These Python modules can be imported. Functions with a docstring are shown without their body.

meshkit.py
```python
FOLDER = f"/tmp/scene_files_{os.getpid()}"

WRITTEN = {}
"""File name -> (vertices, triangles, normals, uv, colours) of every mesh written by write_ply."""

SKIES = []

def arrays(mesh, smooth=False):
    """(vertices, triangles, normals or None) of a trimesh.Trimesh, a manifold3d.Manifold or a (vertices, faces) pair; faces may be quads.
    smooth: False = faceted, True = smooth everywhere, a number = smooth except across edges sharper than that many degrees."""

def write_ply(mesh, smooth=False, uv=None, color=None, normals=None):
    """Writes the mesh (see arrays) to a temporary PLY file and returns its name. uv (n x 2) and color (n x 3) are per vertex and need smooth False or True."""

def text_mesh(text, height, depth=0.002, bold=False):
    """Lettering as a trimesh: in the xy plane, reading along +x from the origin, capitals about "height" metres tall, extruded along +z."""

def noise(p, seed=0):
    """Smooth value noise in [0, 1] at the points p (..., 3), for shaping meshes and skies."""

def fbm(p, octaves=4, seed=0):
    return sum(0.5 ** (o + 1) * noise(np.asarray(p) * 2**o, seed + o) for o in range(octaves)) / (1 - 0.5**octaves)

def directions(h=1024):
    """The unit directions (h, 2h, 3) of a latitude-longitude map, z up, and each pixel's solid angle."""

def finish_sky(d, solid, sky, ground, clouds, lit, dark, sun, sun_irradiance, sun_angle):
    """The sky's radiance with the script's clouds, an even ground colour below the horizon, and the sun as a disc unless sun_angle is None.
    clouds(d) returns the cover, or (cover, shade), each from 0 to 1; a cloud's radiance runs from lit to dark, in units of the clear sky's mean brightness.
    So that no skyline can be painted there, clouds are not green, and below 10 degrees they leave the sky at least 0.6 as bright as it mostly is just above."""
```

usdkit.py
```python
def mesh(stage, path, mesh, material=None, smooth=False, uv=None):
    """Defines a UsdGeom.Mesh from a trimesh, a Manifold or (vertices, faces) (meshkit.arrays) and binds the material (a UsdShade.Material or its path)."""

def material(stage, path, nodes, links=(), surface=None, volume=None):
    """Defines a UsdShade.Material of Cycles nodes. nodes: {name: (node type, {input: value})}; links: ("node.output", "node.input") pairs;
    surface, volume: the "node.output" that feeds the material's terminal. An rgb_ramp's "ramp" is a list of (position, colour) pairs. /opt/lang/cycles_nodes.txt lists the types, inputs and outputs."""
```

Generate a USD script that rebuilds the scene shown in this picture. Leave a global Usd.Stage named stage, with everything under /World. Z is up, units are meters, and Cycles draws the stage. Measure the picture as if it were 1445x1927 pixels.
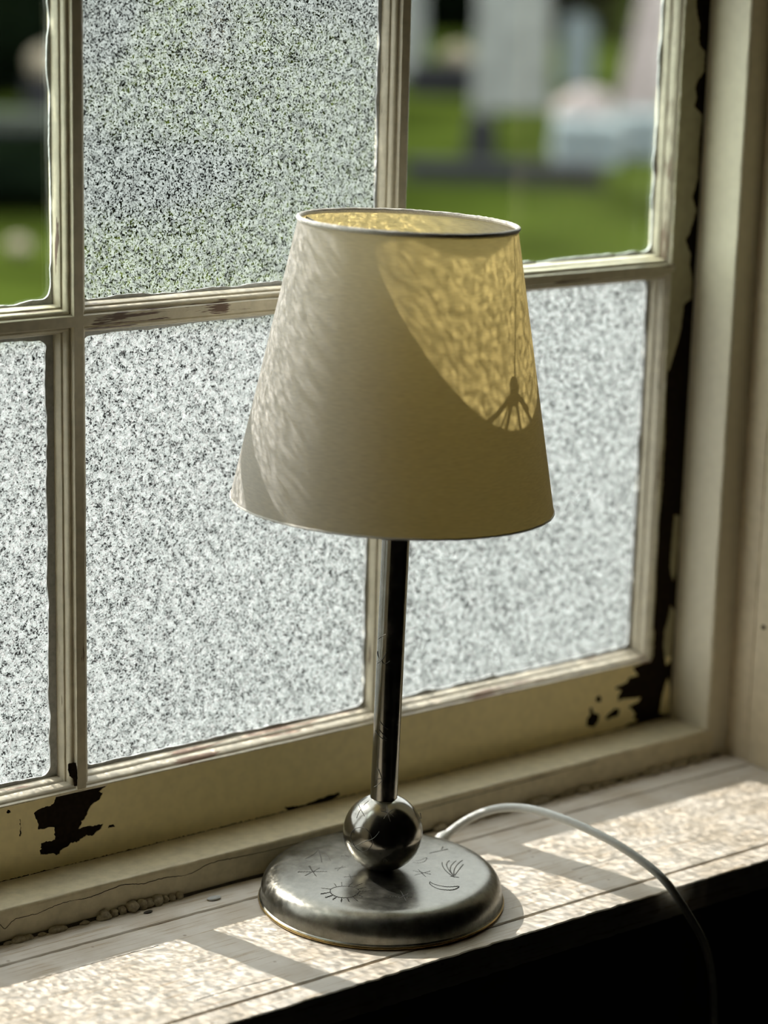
import math, random
import numpy as np, trimesh, shapely
from shapely.geometry import Polygon, box as sbox
from shapely.ops import unary_union
from pxr import Usd, UsdGeom, UsdLux, UsdShade, Gf, Sdf
import usdkit, meshkit, mapbox_earcut

stage = Usd.Stage.CreateInMemory()
UsdGeom.SetStageUpAxis(stage, 'Z'); UsdGeom.SetStageMetersPerUnit(stage, 1.0)
UsdGeom.Xform.Define(stage, '/World'); UsdGeom.Scope.Define(stage, '/World/Looks')
rng = np.random.default_rng(7); random.seed(7)

# ------------------------------------------------------------------ camera
F_PX, W_PX = 4553.0, 1445.0
yaw, pitch, roll = map(math.radians, (37.24, 14.5, 1.468))
fw = np.array([math.sin(yaw)*math.cos(pitch), math.cos(yaw)*math.cos(pitch), -math.sin(pitch)])
rt = np.array([math.cos(yaw), -math.sin(yaw), 0.0]); up = np.cross(rt, fw)
rt, up = math.cos(roll)*rt + math.sin(roll)*up, -math.sin(roll)*rt + math.cos(roll)*up
EYE = np.array([-0.8459, -1.1057, 0.6079])
cam = UsdGeom.Camera.Define(stage, '/World/camera')
m = np.eye(4); m[0, :3], m[1, :3], m[2, :3], m[3, :3] = rt, up, -fw, EYE
cam.AddTransformOp().Set(Gf.Matrix4d(*m.ravel().tolist()))
cam.CreateHorizontalApertureAttr(24.0)
cam.CreateFocalLengthAttr(24.0*F_PX/W_PX)
cam.CreateFStopAttr(3.7); cam.CreateFocusDistanceAttr(1.45)
cam.CreateClippingRangeAttr((0.05, 500.0))
cam.CreateExposureAttr(0.0)

# ------------------------------------------------------------------ sun and sky
SUN = np.array([0.264, -1.0, -0.78]); SUN /= np.linalg.norm(SUN)          # the way the sunlight travels
sun = UsdLux.DistantLight.Define(stage, '/World/sun')
z = -SUN; x = np.cross([0, 0, 1.0], z); x /= np.linalg.norm(x); y = np.cross(z, x)
m = np.eye(4); m[0, :3], m[1, :3], m[2, :3] = x, y, z
sun.AddTransformOp().Set(Gf.Matrix4d(*m.ravel().tolist()))
sun.CreateIntensityAttr(68000.0); sun.CreateAngleAttr(0.53); sun.CreateColorAttr(Gf.Vec3f(1.0, 0.96, 0.90))
sky = UsdLux.DomeLight.Define(stage, '/World/sky')
sky.CreateIntensityAttr(2.8); sky.CreateColorAttr(Gf.Vec3f(0.92, 0.97, 1.0))

# ------------------------------------------------------------------ helpers
names = {}
def path(parent, name):
    base = f'{parent}/{name}'; k = names.get(base, 0); names[base] = k + 1
    return base if k == 0 else f'{base}_{k:03d}'
def obj(name, mesh, mat, parent='/World', smooth=35):
    p = path(str(parent), name)
    usdkit.mesh(stage, p, mesh, mat, smooth=smooth)
    return p
def tag(p, label=None, cat=None, group=None, kind=None):
    q = stage.GetPrimAtPath(p)
    for k, v in dict(label=label, category=cat, group=group, kind=kind).items():
        if v: q.SetCustomDataByKey(k, v)
    return p
def thing(name, label, cat, loc=(0, 0, 0), group=None, kind=None):
    p = path('/World', name); x = UsdGeom.Xform.Define(stage, p)
    if any(loc): x.AddTranslateOp().Set(Gf.Vec3d(*loc))
    return tag(p, label, cat, group, kind)
def join(ms): return trimesh.util.concatenate(ms)
def bx(x0, x1, y0, y1, z0, z1):
    return trimesh.creation.box(bounds=[[x0, y0, z0], [x1, y1, z1]])
def bevel_box(x0, x1, y0, y1, z0, z1, b=.0015):
    """a box with chamfered edges: the hull of three boxes"""
    pts = []
    for sx in (0, 1):
        for sy in (0, 1):
            for sz in (0, 1):
                c = np.array([(x0, x1)[sx], (y0, y1)[sy], (z0, z1)[sz]]); d = np.array([1-2*sx, 1-2*sy, 1-2*sz])*b
                for k in range(3):
                    e = d.copy(); e[k] = 0; pts.append(c + e)
    return trimesh.convex.convex_hull(np.array(pts))
def lathe(profile, n=96):
    return trimesh.creation.revolve(np.array(profile), sections=n)
def tube(points, r, sides=10, closed=False):
    p = np.asarray(points, float); n = len(p); r = np.broadcast_to(r, (n,))
    t = (np.roll(p, -1, 0) - np.roll(p, 1, 0)) if closed else np.gradient(p, axis=0)
    t /= np.linalg.norm(t, axis=1, keepdims=True) + 1e-12
    a = np.cross(t[0], [0, 0, 1.0] if abs(t[0][2]) < .9 else [1.0, 0, 0]); v = []
    for k in range(n):
        a = a - t[k]*(a @ t[k]); a /= np.linalg.norm(a) + 1e-12; b = np.cross(t[k], a)
        g = np.arange(sides)*2*np.pi/sides
        v.append(p[k] + r[k]*(np.cos(g)[:, None]*a + np.sin(g)[:, None]*b))
    v = np.vstack(v); f = []
    for k in range(n if closed else n-1):
        for j in range(sides):
            i0, i1 = k*sides+j, k*sides+(j+1) % sides; k2 = (k+1) % n
            i2, i3 = k2*sides+(j+1) % sides, k2*sides+j
            f += [[i0, i1, i2], [i0, i2, i3]]
    if not closed:
        c0, c1 = len(v), len(v)+1; v = np.vstack([v, p[0], p[-1]])
        for j in range(sides):
            f += [[c0, (j+1) % sides, j], [c1, (n-1)*sides+j, (n-1)*sides+(j+1) % sides]]
    m = trimesh.Trimesh(v, f, process=False); m.fix_normals(); return m
def spline(pts, n=60):
    from scipy.interpolate import CubicSpline
    p = np.asarray(pts, float); t = np.r_[0, np.cumsum(np.linalg.norm(np.diff(p, axis=0), axis=1))]
    return CubicSpline(t, p)(np.linspace(0, t[-1], n))
def prof_sweep(poly, axis, a, b, seg=.004, amp=.00018, seed=0):
    """a closed (u, v) outline swept along axis from a to b (v is the depth, y); the surface is a little uneven, as brushed old paint"""
    poly = np.asarray(poly, float); n = max(2, int(abs(np.linalg.norm(np.subtract(b, a)))/seg)); k = len(poly); vs = []
    for i in range(n+1):
        c = np.asarray(a) + (np.asarray(b)-np.asarray(a))*i/n; q = np.zeros((k, 3))
        if axis == 'z': q[:, 0] = c[0] + poly[:, 0]; q[:, 1] = c[1] + poly[:, 1]; q[:, 2] = c[2]
        else: q[:, 2] = c[2] + poly[:, 0]; q[:, 1] = c[1] + poly[:, 1]; q[:, 0] = c[0]
        vs.append(q)
    v = np.vstack(vs)
    s = np.array([300, 300, 90]) if axis == 'z' else np.array([90, 300, 300])
    for d in (0, 1, 2):
        if d != (2 if axis == 'z' else 0): v[:, d] += (meshkit.fbm(v*s + 17*d + seed, 3, seed+d) - .5)*2*amp
    f = []
    for i in range(n):
        for j in range(k):
            j2 = (j+1) % k; f += [[i*k+j, i*k+j2, (i+1)*k+j2], [i*k+j, (i+1)*k+j2, (i+1)*k+j]]
    tri = mapbox_earcut.triangulate_float64(poly, np.array([k], np.uint32)).reshape(-1, 3).astype(int)
    f += tri.tolist() + (tri[:, ::-1] + n*k).tolist()
    m = trimesh.Trimesh(v, f, process=False); m.fix_normals(); return m
def plate(poly, y_front, t):
    """a polygon in (x, z) as a plate whose face towards the room lies at y_front"""
    ms = []
    for g in getattr(poly, 'geoms', [poly]):
        if g.area < 1e-8: continue
        m = trimesh.creation.extrude_polygon(g, t, engine='earcut'); v = m.vertices
        m.vertices = np.c_[v[:, 0], y_front + v[:, 2], v[:, 1]]; m.fix_normals(); ms.append(m)
    return join(ms)
def ragged(poly, step=.0012, amp=.0004, seed=3):
    r = np.random.default_rng(seed)
    p = poly.simplify(.00005).segmentize(step)
    def j(c): c = np.array(c)[:-1]; return c + r.normal(0, amp, c.shape)
    out = []
    for g in getattr(p, 'geoms', [p]):
        out.append(Polygon(j(g.exterior.coords), [j(h.coords) for h in g.interiors]).buffer(0))
    return unary_union(out)

# ------------------------------------------------------------------ materials
MAT = {}
def mat(name, nodes, links, surface):
    MAT[name] = usdkit.material(stage, f'/World/Looks/{name}', nodes, links, surface=surface); return MAT[name]
def painted(name, col, bare, stretch, wear=.36, rough=.45, bump=.25, dirt=.8):
    """old oil paint on wood, worn through to brown wood in streaks along the grain"""
    mat(name, {
        'g': ('geometry', {}), 'mp': ('mapping', {'scale': stretch}),
        'n': ('noise_texture', {'scale': 170, 'detail': 5, 'roughness': .68}),
        'big': ('noise_texture', {'scale': 30, 'detail': 2}),
        'ad': ('math', {'math_type': 'multiply_add', 'value2': .75, 'value3': 0.0}), 'b4': ('math', {'math_type': 'multiply', 'value2': .35}),
        'r': ('rgb_ramp', {'ramp': [(0, (1, 1, 1)), (wear-.012, (1, 1, 1)), (wear+.006, (0, 0, 0)), (1, (0, 0, 0))]}),
        'tone': ('noise_texture', {'scale': 130, 'detail': 4, 'roughness': .6}),
        'tr': ('rgb_ramp', {'ramp': [(.3, tuple(c*dirt for c in col)), (.62, col)]}),
        'mx': ('mix_color', {'b': bare}),
        'fine': ('noise_texture', {'scale': 420, 'detail': 4}),
        'bp': ('bump', {'strength': bump, 'distance': .0006}),
        'p': ('principled_bsdf', {'roughness': rough, 'specular_ior_level': .4})},
        [('g.position', 'mp.vector'), ('mp.vector', 'n.vector'), ('g.position', 'big.vector'), ('n.fac', 'ad.value1'), ('big.fac', 'b4.value1'), ('b4.value', 'ad.value3'),
         ('ad.value', 'r.fac'), ('g.position', 'tone.vector'), ('tone.fac', 'tr.fac'), ('tr.color', 'mx.a'), ('r.color', 'mx.fac'),
         ('mp.vector', 'fine.vector'), ('fine.fac', 'bp.height'), ('bp.normal', 'p.normal'), ('mx.result', 'p.base_color')], 'p.BSDF')
def plain(name, col, rough=.6, scale=200, var=.8, metallic=0., bump=.1, dist=.0005, spec=.5):
    mat(name, {'g': ('geometry', {}), 'n': ('noise_texture', {'scale': scale, 'detail': 4}),
               'r': ('rgb_ramp', {'ramp': [(.3, tuple(c*var for c in col)), (.65, col)]}),
               'bp': ('bump', {'strength': bump, 'distance': dist}),
               'p': ('principled_bsdf', {'roughness': rough, 'metallic': metallic, 'specular_ior_level': spec})},
        [('g.position', 'n.vector'), ('n.fac', 'r.fac'), ('r.color', 'p.base_color'), ('n.fac', 'bp.height'), ('bp.normal', 'p.normal')], 'p.BSDF')
CREAM, BARE = (.52, .465, .33), (.10, .055, .03)
painted('paint_upright', CREAM, BARE, (1, 1, .06), wear=0.415)
painted('paint_level', CREAM, BARE, (.06, 1, 1), wear=0.44)
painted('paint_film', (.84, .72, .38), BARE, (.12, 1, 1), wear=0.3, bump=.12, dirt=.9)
painted('paint_film_shaded', (.37, .33, .19), BARE, (1, 1, .12), wear=.30, bump=.12, dirt=.85)  # same paint as the film, its colour darkened for the dimmer light here
painted('paint_ledge', (.60, .525, .34), BARE, (.12, 1, 1), wear=0.34, bump=.15)
painted('paint_bead', (.60, .54, .39), BARE, (1, 1, .06), wear=0.3, bump=.12, dirt=.92)
painted('paint_reveal', (.54, .45, .30), (.30, .20, .12), (1, 1, .1), wear=0.34, bump=.12, dirt=.85)
painted('paint_worn', (.70, .63, .48), (.33, .22, .15), (.05, 1, 1), wear=.49, bump=.4)
painted('paint_worn_upright', (.58, .52, .38), (.16, .095, .055), (1, 1, .05), wear=.455, bump=.4)
plain('bare_wood', (.022, .015, .009), .9, 300, .5, bump=.5, spec=.05)
plain('putty', (.50, .51, .49), .6, 400, .75, bump=.3)
plain('filler', (.42, .36, .24), .7, 500, .6, bump=.4)
plain('crack', (.05, .04, .025), .9, 300, .7)
plain('room', (.05, .046, .038), .95, 3, .8, spec=.05)
plain('below_sill', (.18, .17, .135), .95, 20, .8, spec=.05)
mat('sill_wood', {
    'g': ('geometry', {}), 'mp': ('mapping', {'scale': (.05, 1, 1)}),
    'n': ('noise_texture', {'scale': 420, 'detail': 6, 'roughness': .7}),
    'r': ('rgb_ramp', {'ramp': [(.25, (.16, .10, .06)), (.36, (.50, .40, .27)), (.46, (.66, .60, .51)), (1, (.71, .66, .57))]}),
    'big': ('noise_texture', {'scale': 30, 'detail': 4}),
    'br': ('rgb_ramp', {'ramp': [(.35, (.84, .80, .74)), (.6, (1, 1, 1))]}),
    'mx': ('mix_color', {'blend_type': 'multiply', 'fac': 1.0}),
    'sp': ('voronoi_texture', {'scale': 55}),
    'sr': ('rgb_ramp', {'ramp': [(0, (.25, .18, .12)), (.05, (.4, .3, .2)), (.09, (1, 1, 1)), (1, (1, 1, 1))]}),
    'mx2': ('mix_color', {'blend_type': 'multiply', 'fac': .6}),
    'bp': ('bump', {'strength': .3, 'distance': .0005}),
    'p': ('principled_bsdf', {'roughness': .55, 'specular_ior_level': .35})},
    [('g.position', 'mp.vector'), ('mp.vector', 'n.vector'), ('n.fac', 'r.fac'), ('g.position', 'big.vector'), ('big.fac', 'br.fac'),
     ('r.color', 'mx.a'), ('br.color', 'mx.b'), ('g.position', 'sp.vector'), ('sp.distance', 'sr.fac'), ('mx.result', 'mx2.a'), ('sr.color', 'mx2.b'),
     ('mx2.result', 'p.base_color'), ('n.fac', 'bp.height'), ('bp.normal', 'p.normal')], 'p.BSDF')
# obscured glass: a white granular coat that scatters daylight; mottled tint in the gaps between grains imitates caustics
mat('frosted_glass', {
    'g': ('geometry', {}), 'n': ('noise_texture', {'scale': 940, 'detail': 1.5, 'roughness': .5}),
    'gr': ('rgb_ramp', {'ramp': [(.455, (0, 0, 0)), (.52, (1, 1, 1))]}),
    'co': ('noise_texture', {'scale': 300, 'detail': 3, 'roughness': .6, 'distortion': .6}),
    'cr': ('rgb_ramp', {'ramp': [(.39, (.06, .06, .06)), (.57, (1, 1, 1))]}), 'cs': ('rgb_ramp', {'ramp': [(.39, (.70, .70, .70)), (.57, (1, 1, 1))]}),
    'clear': ('transparent_bsdf', {}), 'see': ('transparent_bsdf', {}),
    'white': ('translucent_bsdf', {'color': (.180, .198, .189)}),
    'back': ('diffuse_bsdf', {'color': (.16, .165, .16)}),
    'w2': ('mix_closure', {'fac': .25}),
    'grain': ('mix_closure', {'fac': .48}),
    'm': ('mix_closure', {})},
    [('g.position', 'n.vector'), ('n.fac', 'gr.fac'), ('g.position', 'co.vector'), ('co.fac', 'cr.fac'), ('cr.color', 'clear.color'), ('co.fac', 'cs.fac'), ('cs.color', 'see.color'),
     ('white.BSDF', 'w2.closure1'), ('back.BSDF', 'w2.closure2'),
     ('w2.closure', 'grain.closure1'), ('see.BSDF', 'grain.closure2'), ('gr.color', 'm.fac'), ('clear.BSDF', 'm.closure1'), ('grain.closure', 'm.closure2')], 'm.closure')
mat('clear_glass', {
    't': ('transparent_bsdf', {'color': (.80, .83, .80)}), 'gl': ('glossy_bsdf', {'roughness': .02, 'color': (.9, .9, .9)}), 'm': ('mix_closure', {'fac': .03})},
    [('t.BSDF', 'm.closure1'), ('gl.BSDF', 'm.closure2')], 'm.closure')
# shade cloth: lets warm light through, shows a fine horizontal weave
mat('shade_cloth', {
    'tc': ('geometry', {}), 'mp': ('mapping', {'scale': (.12, .12, 1)}),
    'n': ('noise_texture', {'scale': 1500, 'detail': 3}), 'n2': ('noise_texture', {'scale': 900, 'detail': 2}),
    'r': ('rgb_ramp', {'ramp': [(.3, (.66, .64, .60)), (.7, (.77, .75, .705))]}),
    'r2': ('rgb_ramp', {'ramp': [(.3, (.46, .355, .135)), (.7, (.55, .43, .165))]}),
    'bp': ('bump', {'strength': .25, 'distance': .0003}),
    'd': ('diffuse_bsdf', {'roughness': .3}), 't': ('translucent_bsdf', {}), 'm': ('mix_closure', {'fac': .45})},
    [('tc.position', 'mp.vector'), ('mp.vector', 'n.vector'), ('n.fac', 'r.fac'), ('n.fac', 'r2.fac'), ('r.color', 'd.color'), ('r2.color', 't.color'),
     ('n.fac', 'bp.height'), ('bp.normal', 'd.normal'), ('d.BSDF', 'm.closure1'), ('t.BSDF', 'm.closure2')], 'm.closure')
plain('hem_cloth', (.74, .70, .62), .8, 900, .8, bump=.3, dist=.0003)
mat('pewter', {
    'g': ('geometry', {}), 'n': ('noise_texture', {'scale': 70, 'detail': 5, 'roughness': .65}),
    'r': ('rgb_ramp', {'ramp': [(.3, (.145, .140, .113)), (.7, (.22, .213, .18))]}),
    'rr': ('rgb_ramp', {'ramp': [(.3, (.24, .24, .24)), (.7, (.36, .36, .36))]}),
    'bp': ('bump', {'strength': .08, 'distance': .0004}),
    'p': ('principled_bsdf', {'metallic': .88, 'specular_ior_level': .7})},
    [('g.position', 'n.vector'), ('n.fac', 'r.fac'), ('n.fac', 'rr.fac'), ('r.color', 'p.base_color'), ('rr.color', 'p.roughness'), ('n.fac', 'bp.height'), ('bp.normal', 'p.normal')], 'p.BSDF')
mat('polished_steel', {
    'g': ('geometry', {}), 'n': ('noise_texture', {'scale': 90, 'detail': 4}),
    'r': ('rgb_ramp', {'ramp': [(.3, (.22, .21, .18)), (.7, (.29, .28, .245))]}),
    'rr': ('rgb_ramp', {'ramp': [(.3, (.13, .13, .13)), (.7, (.22, .22, .22))]}),
    'p': ('principled_bsdf', {'metallic': .97})},
    [('g.position', 'n.vector'), ('n.fac', 'r.fac'), ('n.fac', 'rr.fac'), ('r.color', 'p.base_color'), ('rr.color', 'p.roughness')], 'p.BSDF')
plain('engraving', (.11, .105, .09), .42, 400, .6, metallic=.9)
plain('reflection_gold', (.60, .43, .18), .3, 300, .8, metallic=1.0)  # golden tint stands in for the warm sill mirrored in the rim
plain('cord_plastic', (.74, .74, .68), .35, 300, .92)
plain('wire', (.5, .48, .42), .35, 300, .85, metallic=.9)
plain('bulb_glass', (.75, .74, .70), .25, 100, .95)
plain('stone_grey', (0.1334, 0.1312, 0.1251), .9, 6, .7, bump=.3, dist=.01, spec=.1)
plain('stone_blue', (0.0959, 0.1076, 0.1149), .9, 6, .75, bump=.3, dist=.01, spec=.1)
plain('stone_pink', (0.1953, 0.1567, 0.1547), .9, 6, .8, bump=.3, dist=.01, spec=.1)
plain('stone_tan', (0.1563, 0.1255, 0.0936), .9, 6, .8, bump=.3, dist=.01, spec=.1)
plain('stone_moss', (0.0455, 0.0481, 0.039), .9, 8, .7, bump=.3, dist=.01, spec=.1)
plain('stone_dark', (0.012, 0.0112, 0.0128), .9, 8, .7, bump=.3, dist=.01, spec=.1)
plain('lawn', (0.0223, 0.0295, 0.0049), 1., .9, .38, bump=.5, dist=.03, spec=0.)
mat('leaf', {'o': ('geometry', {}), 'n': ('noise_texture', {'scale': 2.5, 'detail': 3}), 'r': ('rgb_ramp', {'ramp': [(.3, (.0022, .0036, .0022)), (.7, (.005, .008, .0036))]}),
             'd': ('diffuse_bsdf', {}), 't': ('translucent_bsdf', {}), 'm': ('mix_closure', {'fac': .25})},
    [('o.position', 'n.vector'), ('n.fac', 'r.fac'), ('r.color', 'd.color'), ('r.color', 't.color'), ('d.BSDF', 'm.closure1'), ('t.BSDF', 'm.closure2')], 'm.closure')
plain('gravel', (0.0818, 0.0798, 0.0739), .95, 60, .6, bump=.5, dist=.01, spec=.1)
plain('bark', (.08, .06, .045), .95, 12, .6, bump=.6, dist=.02)
plain('facade', (.20, .22, .21), .9, 2, .8, bump=.1)

# ------------------------------------------------------------------ the traced outlines of peeled paint, cracks and engraving (metres, on their own surfaces)
PEEL_LEFT = [[-0.1673,0.0683],[-0.1686,0.064],[-0.1711,0.0628],[-0.1744,0.063],[-0.1795,0.0621],[-0.1805,0.0612],[-0.1823,0.0601],[-0.1817,0.0577],[-0.1802,0.0545],[-0.1791,0.0523],[-0.1797,0.0496],[-0.1767,0.0486],[-0.1743,0.0484],[-0.1712,0.0491],[-0.1682,0.0481],[-0.1679,0.0455],[-0.1688,0.044],[-0.1676,0.0423],[-0.1682,0.0404],[-0.1701,0.0397],[-0.1731,0.0401],[-0.1777,0.0399],[-0.178,0.0374],[-0.1774,0.0361],[-0.1787,0.0353],[-0.1781,0.0323],[-0.1744,0.0317],[-0.1696,0.0315],[-0.1671,0.0297],[-0.1647,0.0301],[-0.164,0.0322],[-0.1597,0.0333],[-0.1566,0.0349],[-0.151,0.0356],[-0.146,0.038],[-0.1448,0.0372],[-0.1414,0.0367],[-0.1392,0.0385],[-0.136,0.0393],[-0.1344,0.0427],[-0.136,0.0431],[-0.141,0.043],[-0.1454,0.0437],[-0.1516,0.0433],[-0.1494,0.046],[-0.1491,0.048],[-0.1472,0.0487],[-0.1456,0.051],[-0.1447,0.0537],[-0.1428,0.0561],[-0.1409,0.0581],[-0.1378,0.0585],[-0.1346,0.0619],[-0.1346,0.0634],[-0.1365,0.0646],[-0.1346,0.066],[-0.1321,0.0666],[-0.1296,0.069],[-0.1383,0.0708],[-0.1477,0.0704],[-0.1538,0.0695]]
SPECK1 = [[-0.2008,0.0656],[-0.1999,0.0663],[-0.198,0.0658],[-0.1978,0.0646],[-0.199,0.0638],[-0.2006,0.0644]]
SPECK2 = [[-0.1921,0.0586],[-0.1914,0.0582],[-0.1911,0.0513],[-0.1913,0.0476],[-0.192,0.0476],[-0.1917,0.0525]]
SPECK3 = [[-0.1307,0.0404],[-0.1297,0.0411],[-0.1266,0.0407],[-0.1259,0.0391],[-0.1285,0.0393],[-0.1304,0.0392]]
PEEL_MID = [[0.0017,0.0244],[0.0176,0.0224],[0.0306,0.0245],[0.0462,0.0255],[0.0471,0.0232],[0.0356,0.0199],[0.0225,0.0199],[0.0063,0.0199]]
STILE_EDGE = [[0.3327,0.5382],[0.3344,0.5285],[0.3372,0.5219],[0.3371,0.5121],[0.3388,0.5075],[0.3438,0.5035],[0.3439,0.4896],[0.3379,0.4838],[0.3364,0.4792],[0.3384,0.4725],[0.3365,0.4666],[0.3444,0.4603],[0.3433,0.4416],[0.3439,0.417],[0.3397,0.4039],[0.3444,0.3941],[0.3378,0.3773],[0.3352,0.3748],[0.3371,0.3701],[0.3407,0.3645],[0.3408,0.3553],[0.3435,0.3483],[0.344,0.3413],[0.3442,0.3321],[0.3371,0.3288],[0.3362,0.3134],[0.3338,0.3037],[0.3266,0.2829],[0.3235,0.2812],[0.3243,0.2663],[0.3259,0.2382],[0.3261,0.1979],[0.3249,0.1778],[0.3237,0.1575],[0.3254,0.116],[0.3241,0.0955]]
PEEL_RIGHT = [[0.3213,0.0691],[0.314,0.0677],[0.3066,0.0662],[0.312,0.0594],[0.3034,0.059],[0.3012,0.0556],[0.2914,0.0545],[0.2903,0.0528],[0.2965,0.0506],[0.2931,0.0465],[0.2946,0.0423],[0.2982,0.0436],[0.3158,0.0413],[0.3135,0.0388],[0.3037,0.0368],[0.3089,0.0329],[0.3116,0.0294],[0.3093,0.0269],[0.3145,0.024],[0.3058,0.0237],[0.2997,0.022],[0.2922,0.0224],[0.2924,0.0195],[0.3123,0.0195],[0.3275,0.0181],[0.3428,0.0176],[0.3397,0.0241],[0.3368,0.0295],[0.3423,0.0403],[0.3484,0.0441],[0.3508,0.0466],[0.3498,0.0605],[0.3395,0.0623],[0.3336,0.073]]
SPR1 = [[0.2716,0.049],[0.2745,0.0509],[0.2781,0.0483],[0.2773,0.0456],[0.2736,0.0458]]
SPR2 = [[0.2665,0.0437],[0.2696,0.0422],[0.2711,0.0381],[0.2767,0.0361],[0.2758,0.0305],[0.2711,0.0275],[0.2643,0.0298],[0.2646,0.0355],[0.2674,0.0378]]
SPR3 = [[0.2818,0.0322],[0.2853,0.0354],[0.2912,0.0381],[0.2963,0.0362],[0.2953,0.0315],[0.2892,0.0313],[0.2856,0.03]]
ISL1 = [[0.3399,0.1757],[0.3455,0.1739],[0.3456,0.1544],[0.3445,0.1338],[0.3423,0.1259],[0.3389,0.1347],[0.3388,0.1553]]
ISL2 = [[0.341,0.1073],[0.3455,0.1024],[0.3455,0.0835],[0.3442,0.0647],[0.3402,0.0622],[0.3364,0.0766],[0.3368,0.0892],[0.3402,0.0991]]
CRACK = [[-0.2267,0.0135],[-0.2219,0.0106],[-0.2194,0.0129],[-0.2109,0.0143],[-0.201,0.0142],[-0.1899,0.0162],[-0.1761,0.0164],[-0.1647,0.016],[-0.1533,0.0174],[-0.1417,0.0182],[-0.1287,0.0157],[-0.1169,0.016],[-0.1049,0.015],[-0.0929,0.0146],[-0.0835,0.0173],[-0.0726,0.0178],[-0.0589,0.0171],[-0.0387,0.0162]]
LUMPS = [[-0.1571,0.0696,0.0031],[-0.1503,0.0709,0.0026],[-0.1443,0.0711,0.0026],[-0.1373,0.0729,0.0037],[-0.1306,0.0743,0.0033],[-0.1259,0.0723,0.0031],[-0.1197,0.0739,0.0035],[-0.1142,0.0727,0.0024],[-0.1092,0.0727,0.0024],[-0.1037,0.0735,0.0024]]
RUBBLE = [[-0.2226,0.0721],[-0.2158,0.0729],[-0.2096,0.0732],[-0.2001,0.0742],[-0.1906,0.0797],[-0.1871,0.0718],[-0.1708,0.0748],[-0.1577,0.0688]]
RUB2 = [[0.2481,0.0799],[0.26,0.0811],[0.2735,0.0813],[0.2855,0.0811],[0.3,0.0808],[0.3123,0.0806],[0.3237,0.0794],[0.3351,0.0782],[0.3511,0.0789],[0.3584,0.0693],[0.3683,0.0597],[0.3716,0.045]]
PATCHM = [[-0.1583,0.0875],[-0.1531,0.0868],[-0.1525,0.0821],[-0.1522,0.0763],[-0.1526,0.0718],[-0.1544,0.0719],[-0.155,0.0769],[-0.1574,0.0791],[-0.1586,0.0833]]
SUN_LINES = [[[-0.0469,-0.0105],[-0.0431,-0.008],[-0.0391,-0.0081],[-0.035,-0.0101],[-0.0321,-0.0137],[-0.0314,-0.0175],[-0.0332,-0.0212],[-0.0368,-0.0238],[-0.0416,-0.0249],[-0.046,-0.0233],[-0.0485,-0.0193],[-0.0487,-0.0149],[-0.0469,-0.0105]],[[-0.0449,-0.0085],[-0.0489,-0.0042]],[[-0.0478,-0.0122],[-0.054,-0.0108]],[[-0.0492,-0.0165],[-0.0548,-0.0167]],[[-0.049,-0.02],[-0.0527,-0.0214]],[[-0.0472,-0.0231],[-0.0505,-0.0268]],[[-0.0444,-0.0249],[-0.0466,-0.0294]],[[-0.0407,-0.0255],[-0.042,-0.0318]],[[-0.0368,-0.0238],[-0.0355,-0.0296]],[[-0.0329,-0.0208],[-0.0261,-0.0243]],[[-0.0312,-0.0177],[-0.0254,-0.0181]],[[-0.0313,-0.0135],[-0.0242,-0.0123]],[[-0.0333,-0.0106],[-0.0277,-0.0076]],[[-0.0366,-0.0084],[-0.0335,-0.0038]],[[-0.04,-0.0075],[-0.0382,-0.003]]]
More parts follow.
